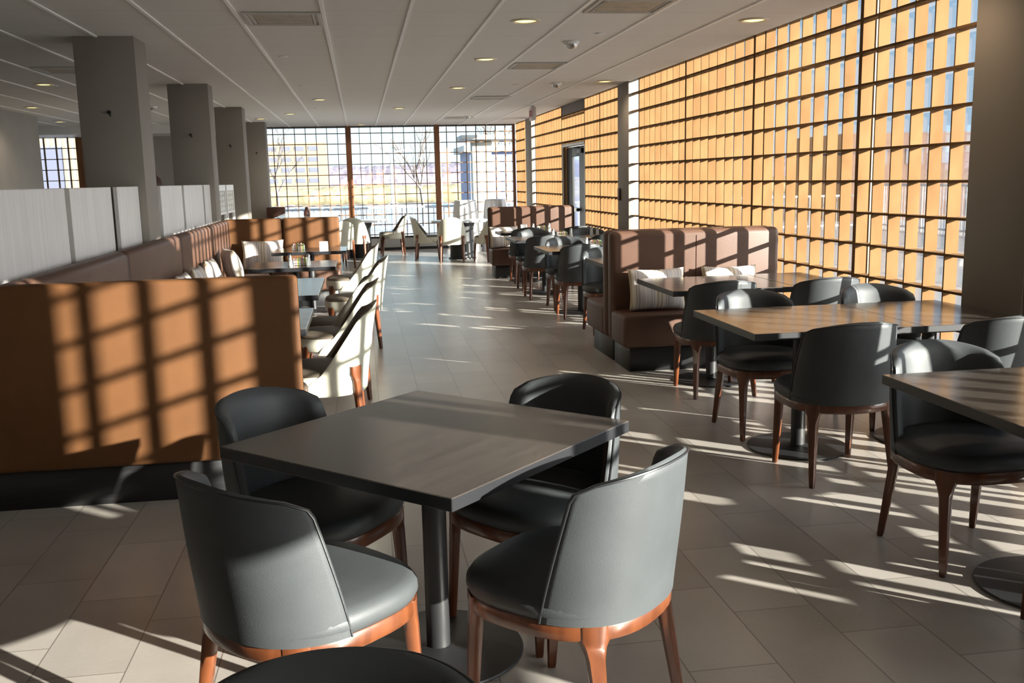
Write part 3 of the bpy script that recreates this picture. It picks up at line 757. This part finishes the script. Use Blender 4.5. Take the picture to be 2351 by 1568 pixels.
def tent_card(x, y, label, rz=0, z=.7355, m='white'):
    x *= TF; y *= TF
    q = MB(); q.add([(-.05, -.03, 0), (.05, -.03, 0), (.05, .03, 0), (-.05, .03, 0), (-.05, -.002, .10), (.05, -.002, .10), (.05, .002, .10), (-.05, .002, .10)],
                    [(0, 3, 2, 1), (4, 5, 6, 7), (0, 1, 5, 4), (1, 2, 6, 5), (2, 3, 7, 6), (3, 0, 4, 7)])
    o = q.build('tent_card', M[m]); o.location = (x, y, z); o.rotation_euler = (0, 0, rz); tag(o, label, 'card', 'small cards on the tables')
shaker(-.68, 9.35, 'shaker left of the packets on the dark table by the pillows'); shaker(-.51, 9.37, 'shaker right of the packets on the dark table by the pillows')
caddy(-.595, 9.45, 'packet caddy on the dark table by the pillows')
caddy(-.74, 11.65, 'packet caddy on the dark table below the far tan bench'); tent_card(-.44, 11.5, 'small white card on the dark table below the far tan bench')
shaker(2.47, 10.55, 'left shaker on the orange-topped table left of the nearer bench pair'); shaker(2.67, 10.45, 'right shaker on the orange-topped table left of the nearer bench pair')
caddy(2.58, 10.60, 'packet caddy on the orange-topped table left of the nearer bench pair')
caddy(2.60, 12.55, 'packet caddy on the third aisle-side table going away', .1); shaker(2.48, 12.5, 'left shaker on the third aisle-side table going away'); shaker(2.72, 12.5, 'right shaker on the third aisle-side table going away')
caddy(2.62, 14.1, 'packet caddy on the narrow table before the far brown bench'); shaker(2.50, 14.1, 'left shaker on the narrow table before the far brown bench'); shaker(2.74, 14.1, 'right shaker on the narrow table before the far brown bench')
tent_card(2.36, 14.1, 'small white card on the narrow table before the far brown bench', .3)
shaker(3.02, 12.6, 'left shaker on the window side table, third in the row'); shaker(3.10, 12.6, 'right shaker on the window side table, third in the row')
# draped cocktail tables
def draped(x, y, label, ph):
    n = 64; q = MB(); rs = []
    for z, r, a in ((.0, .29, .035), (.25, .275, .032), (.6, .255, .028), (.95, .235, .016), (1.06, .225, .004), (1.085, .22, .0), (1.09, .20, .0), (1.09, .02, 0)):
        rs.append([((r+a*math.sin(11*2*PI*j/n+ph))*math.cos(2*PI*j/n), (r+a*math.sin(11*2*PI*j/n+ph))*math.sin(2*PI*j/n), z) for j in range(n)])
    q.rings(rs); o = q.build('draped_cocktail_table', M['cloth'], angle=70); o.location = (x, y, .002); tag(o, label, 'table', 'white draped tall tables')
draped(2.18, 20.4, 'tall table draped to the floor in white cloth, left of two by the far window', 0)
draped(2.85, 20.6, 'tall table draped to the floor in white cloth, right of two by the far window', 1.3)

# ------------------------------------------------------------------ outdoors
b = MB(); b.box(-14, 15, YF+.1, 25.2, -.35, -.05); b.box(3.75, 15, -16, YF+.1, -.35, -.05); o = b.build('terrace', M['deck'], smooth=False); struct(o)
b = MB(); b.box(-600, 700, -300, 900, -5.4, -5.0); o = b.build('ground', M['asph'], smooth=False); struct(o)
def railing(pts, label, zt, name='terrace_railing'):
    q = MB()
    for (x0, y0), (x1, y1) in zip(pts[:-1], pts[1:]):
        L = math.hypot(x1-x0, y1-y0); n = int(L/.13)
        for z in (zt, .06):
            q.tube([(x0, y0, z), (x1, y1, z)], .028, 6)
        for k in range(n+1):
            f = k/n; r = .03 if k % 14 == 0 else .011
            q.tube([(x0+(x1-x0)*f, y0+(y1-y0)*f, -.05), (x0+(x1-x0)*f, y0+(y1-y0)*f, zt)], r, 5)
    o = q.build(name, M['rail']); tag(o, label, 'railing'); return o
railing([(-13.5, 24.8), (13.8, 24.8)], 'white metal railing along the terrace beyond the far windows', .86)
railing([(14.0, 24.6), (14.0, 2)], 'white metal railing along the terrace seen through the right hand lattice', 1.12)
# white canopy frame and cladding at the outside corner
t = thing('white_canopy', 'white framed canopy standing outside the far right window corner', 'canopy', (3.0, 24.0, 0))
q = MB(); q.box(-.25, .22, -.2, .2, -.05, 2.45); q.build('post', M['clad'], t, bevel=.01)
q = MB(); q.box(-.55, 1.6, -.6, .6, 2.45, 2.56); q.build('roof', M['clad'], t, bevel=.01)
q = MB(); q.box(1.2, 1.5, -.2, .2, -.05, 2.45); q.build('post', M['clad'], t, bevel=.01)
# woodland bands (nobody could count these trees)
def band(name, label, m, x0, x1, y, z0, hmin, hmax, n, dy=30):
    q = MB(); f = []; bk = []
    xs = [x0+(x1-x0)*i/n for i in range(n+1)]; rr = random.Random(len(label)); hill = [rr.uniform(0, 6.28) for _ in range(6)]
    for x in xs:
        u = sum(math.sin(x*k*.045+h_)/k for k, h_ in zip((1, 2, 3.3, 5, 9, 17), hill))/3.2*.5+.5
        h = hmin+(hmax-hmin)*u+rr.uniform(-.02, .02)*hmax; j = 0
        f.append([(x, y+j, z0), (x, y+j, z0+h*.45), (x, y+j+dy*.15, z0+h*.85), (x, y+j+dy*.4, z0+h), (x, y+dy, z0+h*.9), (x, y+dy, z0)])
    q.rings(f); o = q.build(name, M[m], angle=180); tag(o, label, 'trees', kind='stuff')
band('bare_woodland', 'hazy bare woodland on the skyline beyond the far windows', 'wood1', -330, 260, 380, -5, 11.5, 13.5, 700)
band('autumn_trees', 'yellow autumn trees behind the parking lot', 'wood2', -250, 160, 285, -5, 3.5, 7.5, 500, 16)
band('side_woodland', 'reddish bare trees behind the right hand terrace railing', 'wood1', 130, 330, 170, -5, 8, 12, 250, 60)
def bare_tree(x, y, z, h, label, seed, r=.3):
    rnd = random.Random(seed); tr = MB(); br = MB()
    def grow(p, d, L, rad, lev, tgt):
        n = 3; pts = [p]; rr = [rad]; q_ = p; dd = d.copy()
        for i in range(n):
            dd = (dd+Vector((rnd.uniform(-.18, .18), rnd.uniform(-.18, .18), rnd.uniform(0, .12)))).normalized(); q_ = q_+dd*L/n; pts.append(q_); rr.append(rad*(1-.45*(i+1)/n))
        tgt.tube(pts, rr, 5)
        if lev < 4:
            for k in range(4 if lev < 2 else 3):
                s = pts[rnd.choice((1, 2, 3)) if lev else rnd.choice((2, 3))]; az = rnd.uniform(0, 2*PI); sp = rnd.uniform(.45, .95)
                nd = (dd+Vector((math.cos(az)*sp, math.sin(az)*sp, .15))).normalized(); grow(s, nd, L*rnd.uniform(.55, .75), rad*.5, lev+1, br)
    t = thing('bare_tree', label, 'tree', (x, y, z), 0, 'bare trees beyond the far windows')
    grow(Vector((0, 0, 0)), Vector((0, 0, 1)), h*.42, r, 0, tr)
    tr.build('trunk', M['bark'], t); br.build('branches', M['bark'], t)
for i, (px, y, h, lab) in enumerate(((-12, 150, 17, 'bare tree outside, left of the far brown window posts'), (9, 140, 19, 'bare tree outside, seen in the middle far window'), (20, 150, 20, 'tallest bare tree outside, left of the right brown post'),
                                    (33, 160, 16, 'bare tree outside, right of the right brown post'), (-34, 170, 18, 'bare tree outside before the sandstone building'))):
    bare_tree(px, y, -5, h, lab, 11+i)
t = thing('office_building', 'sandstone office building with window rows beyond the far left window', 'building', (-27, 345, -5))
q = MB(); q.box(-9, 16.3, 0, 18, 0, 20.0); q.build('facade', M['bldg'], t, smooth=False)
for r_ in range(4):
    for c_ in range(4):
        q = MB(); q.box(-3.6+c_*4.6, -.4+c_*4.6, -.15, .05, 6.4+3.6*r_, 7.9+3.6*r_); q.build('window', M['bwin'], t, smooth=False)
q = MB(); q.box(-20, -9, 3, 18, 0, 22); q.build('annex', M['clad'], t, smooth=False)
t = thing('brick_building', 'red brick building behind the right hand railing', 'building', (86, 118, -5))
q = MB(); q.box(-24, 24, 0, 16, 0, 11.2); q.build('facade', M['brick'], t, smooth=False)
for c_ in range(9):
    q = MB(); q.box(-21+c_*5, -18.6+c_*5, -.12, .05, 7.2, 9.4); q.build('window', M['bwin'], t, smooth=False)
t = thing('blue_pavilion', 'blue grey pavilion outside the far right window corner', 'building', (10.2, 62, -5))
q = MB(); q.box(-3.2, 4.2, 0, 6, 0, 8.2); q.build('facade', M['blue'], t, smooth=False)
q = MB(); q.box(-3.6, 4.6, -.5, 6.4, 8.2, 8.6); q.build('roof', M['clad'], t, smooth=False)
t = thing('apartment_block', 'pale apartment block with fluted facade outside the left far window', 'building', (-28, 80, -5))
q = MB(); q.box(-9, 9, 0, 12, 0, 11.6); q.build('facade', M['cloth'], t, smooth=False)
q = MB()
for k in range(40): q.box(-8.8+k*.44, -8.65+k*.44, -.25, 0, .5, 11)
q.build('fluting', M['bldg'], t, smooth=False)
for k in range(3):
    q = MB(); q.box(-6+k*5, -4.4+k*5, -.3, -.02, 6, 9.6); q.build('window', M['bwin'], t, smooth=False)
def lamp_post(x, y, h, label):
    t = thing('street_lamp', label, 'street lamp', (x, y, -5), 0, 'street lamps in the parking lot')
    q = MB(); q.tube([(0, 0, 0), (0, 0, h)], [.30, .18], 10); q.build('pole', M['rail'], t)
    q = MB(); q.tube([(0, 0, h-.1), (.8, 0, h+.3), (2.0, 0, h+.35)], .09, 8); q.box(1.6, 2.8, -.25, .25, h+.25, h+.5); q.build('lamp_head', M['rail'], t)
lamp_post(7.3, 90, 11.0, 'white street lamp pole right of the middle of the far window')
lamp_post(4.3, 130, 10.0, 'white street lamp pole left of the middle of the far window')
def car(x, y, rz, m, label):
    t = thing('parked_car', label, 'car', (x, y, -5), rz, 'cars in the parking lot')
    prof = [(-2.2, .35), (-2.25, .75), (-1.6, .95), (-.9, 1.42), (.6, 1.45), (1.3, .98), (2.1, .85), (2.25, .5), (2.2, .35)]
    q = MB(); q.rings([[(px, -.88, pz) for px, pz in prof], [(px, .88, pz) for px, pz in prof]]); q.build('body', M[m], t, bevel=.06, seg=2)
    for s in (-1, 1):
        q = MB(); q.add([(-.85, s*.885, .98), (.62, s*.885, .98), (1.05, s*.885, .98), (.55, s*.885, 1.36), (-.80, s*.885, 1.34), (-1.3, s*.885, .98)], [(0, 1, 2, 3, 4, 5)]); q.build('side_window', M['bwin'], t, smooth=False)
        for wx in (-1.4, 1.4):
            q = MB(); q.tube([(wx, s*.72, .33), (wx, s*.92, .33)], .33, 16); q.build('wheel', M['tyre'], t)
cs = ((-55, 232, 'carw'), (-44, 236, 'card'), (-31, 230, 'carw'), (-16, 232, 'card'), (-2, 228, 'carb'), (8, 233, 'carw'), (19, 229, 'carb'), (30, 235, 'carw'), (41, 230, 'card'))
pl = ('first', 'second', 'third', 'fourth', 'fifth', 'sixth', 'seventh', 'eighth', 'last')
cn = {'carw': 'white', 'card': 'grey', 'carb': 'blue'}
for (x, y, m), n_ in zip(cs, pl): car(x, y, random.uniform(-.15, .15), m, 'distant %s car in the parking lot, %s of nine counted from the left' % (cn[m], n_))

# ------------------------------------------------------------------ light, world, camera
sun = bpy.data.lights.new('sun', 'SUN'); sun.energy = 26.5; sun.angle = math.radians(.5); sun.color = (1, .94, .84)
so = bpy.data.objects.new('sun', sun); COL.objects.link(so); d = Vector((-1.17, 1.0, -.365)).normalized()
so.rotation_euler = d.to_track_quat('-Z', 'Y').to_euler(); so.location = (20, -17, 8)
w = bpy.data.worlds.new('sky'); S.world = w; w.use_nodes = True; n = w.node_tree; bg = n.nodes['Background']
L = n.links
tc = n.nodes.new('ShaderNodeTexCoord'); nm = n.nodes.new('ShaderNodeVectorMath'); nm.operation = 'NORMALIZE'; L.new(tc.outputs['Generated'], nm.inputs[0])
sx = n.nodes.new('ShaderNodeSeparateXYZ'); L.new(nm.outputs[0], sx.inputs[0])
rp = n.nodes.new('ShaderNodeValToRGB'); e = rp.color_ramp.elements
e[0].position = 0; e[0].color = (.72, .93, 1.0, 1); e[1].position = 1; e[1].color = (.22, .42, .85, 1)
k = e.new(.25); k.color = (.58, .86, 1.0, 1)
L.new(math_node(n, 'ABSOLUTE', sx.outputs[2]), rp.inputs[0])
rb = n.nodes.new('ShaderNodeMix'); rb.data_type = 'RGBA'      # the sky toward +X is a deeper blue
L.new(math_node(n, 'MULTIPLY', math_node(n, 'MAXIMUM', sx.outputs[0], 0), .75), rb.inputs['Factor']); L.new(rp.outputs[0], rb.inputs['A']); rb.inputs['B'].default_value = (.28, .50, .98, 1)
dt = n.nodes.new('ShaderNodeVectorMath'); dt.operation = 'DOT_PRODUCT'; L.new(nm.outputs[0], dt.inputs[0]); dt.inputs[1].default_value = tuple(-d)
gl = math_node(n, 'MULTIPLY', math_node(n, 'POWER', math_node(n, 'MAXIMUM', dt.outputs['Value'], 0), 6.0), 10.0)   # bright haze round the sun
gc = n.nodes.new('ShaderNodeMix'); gc.data_type = 'RGBA'; gc.inputs['A'].default_value = (0, 0, 0, 1); gc.inputs['B'].default_value = (1, .96, .86, 1); gc.clamp_factor = False
L.new(gl, gc.inputs['Factor'])
ad = n.nodes.new('ShaderNodeMix'); ad.data_type = 'RGBA'; ad.blend_type = 'ADD'; ad.inputs['Factor'].default_value = 1; ad.clamp_result = False
L.new(rb.outputs['Result'], ad.inputs['A']); L.new(gc.outputs['Result'], ad.inputs['B'])
L.new(ad.outputs['Result'], bg.inputs[0]); bg.inputs[1].default_value = 1.45
F, p, yaw, roll = 2220.36, .16758964, .15113585, -.02196236
f = Vector((math.sin(yaw)*math.cos(p), math.cos(yaw)*math.cos(p), -math.sin(p))); r = Vector((math.cos(yaw), -math.sin(yaw), 0)); u = r.cross(f)
r2 = r*math.cos(roll)+u*math.sin(roll); u2 = u*math.cos(roll)-r*math.sin(roll)
cam = bpy.data.cameras.new('camera'); cam.sensor_width = 36; cam.lens = 36*F/2351; cam.clip_end = 2000; cam.clip_start = .05
co = bpy.data.objects.new('camera', cam); COL.objects.link(co)
mm = Matrix((r2, u2, -f)).transposed().to_4x4(); mm.translation = (0, 0, 1.53); co.matrix_world = mm
S.camera = co
v = S.view_settings; v.view_transform = 'Standard'; v.look = 'None'; v.exposure = 0.30; v.gamma = 1; v.use_curve_mapping = False
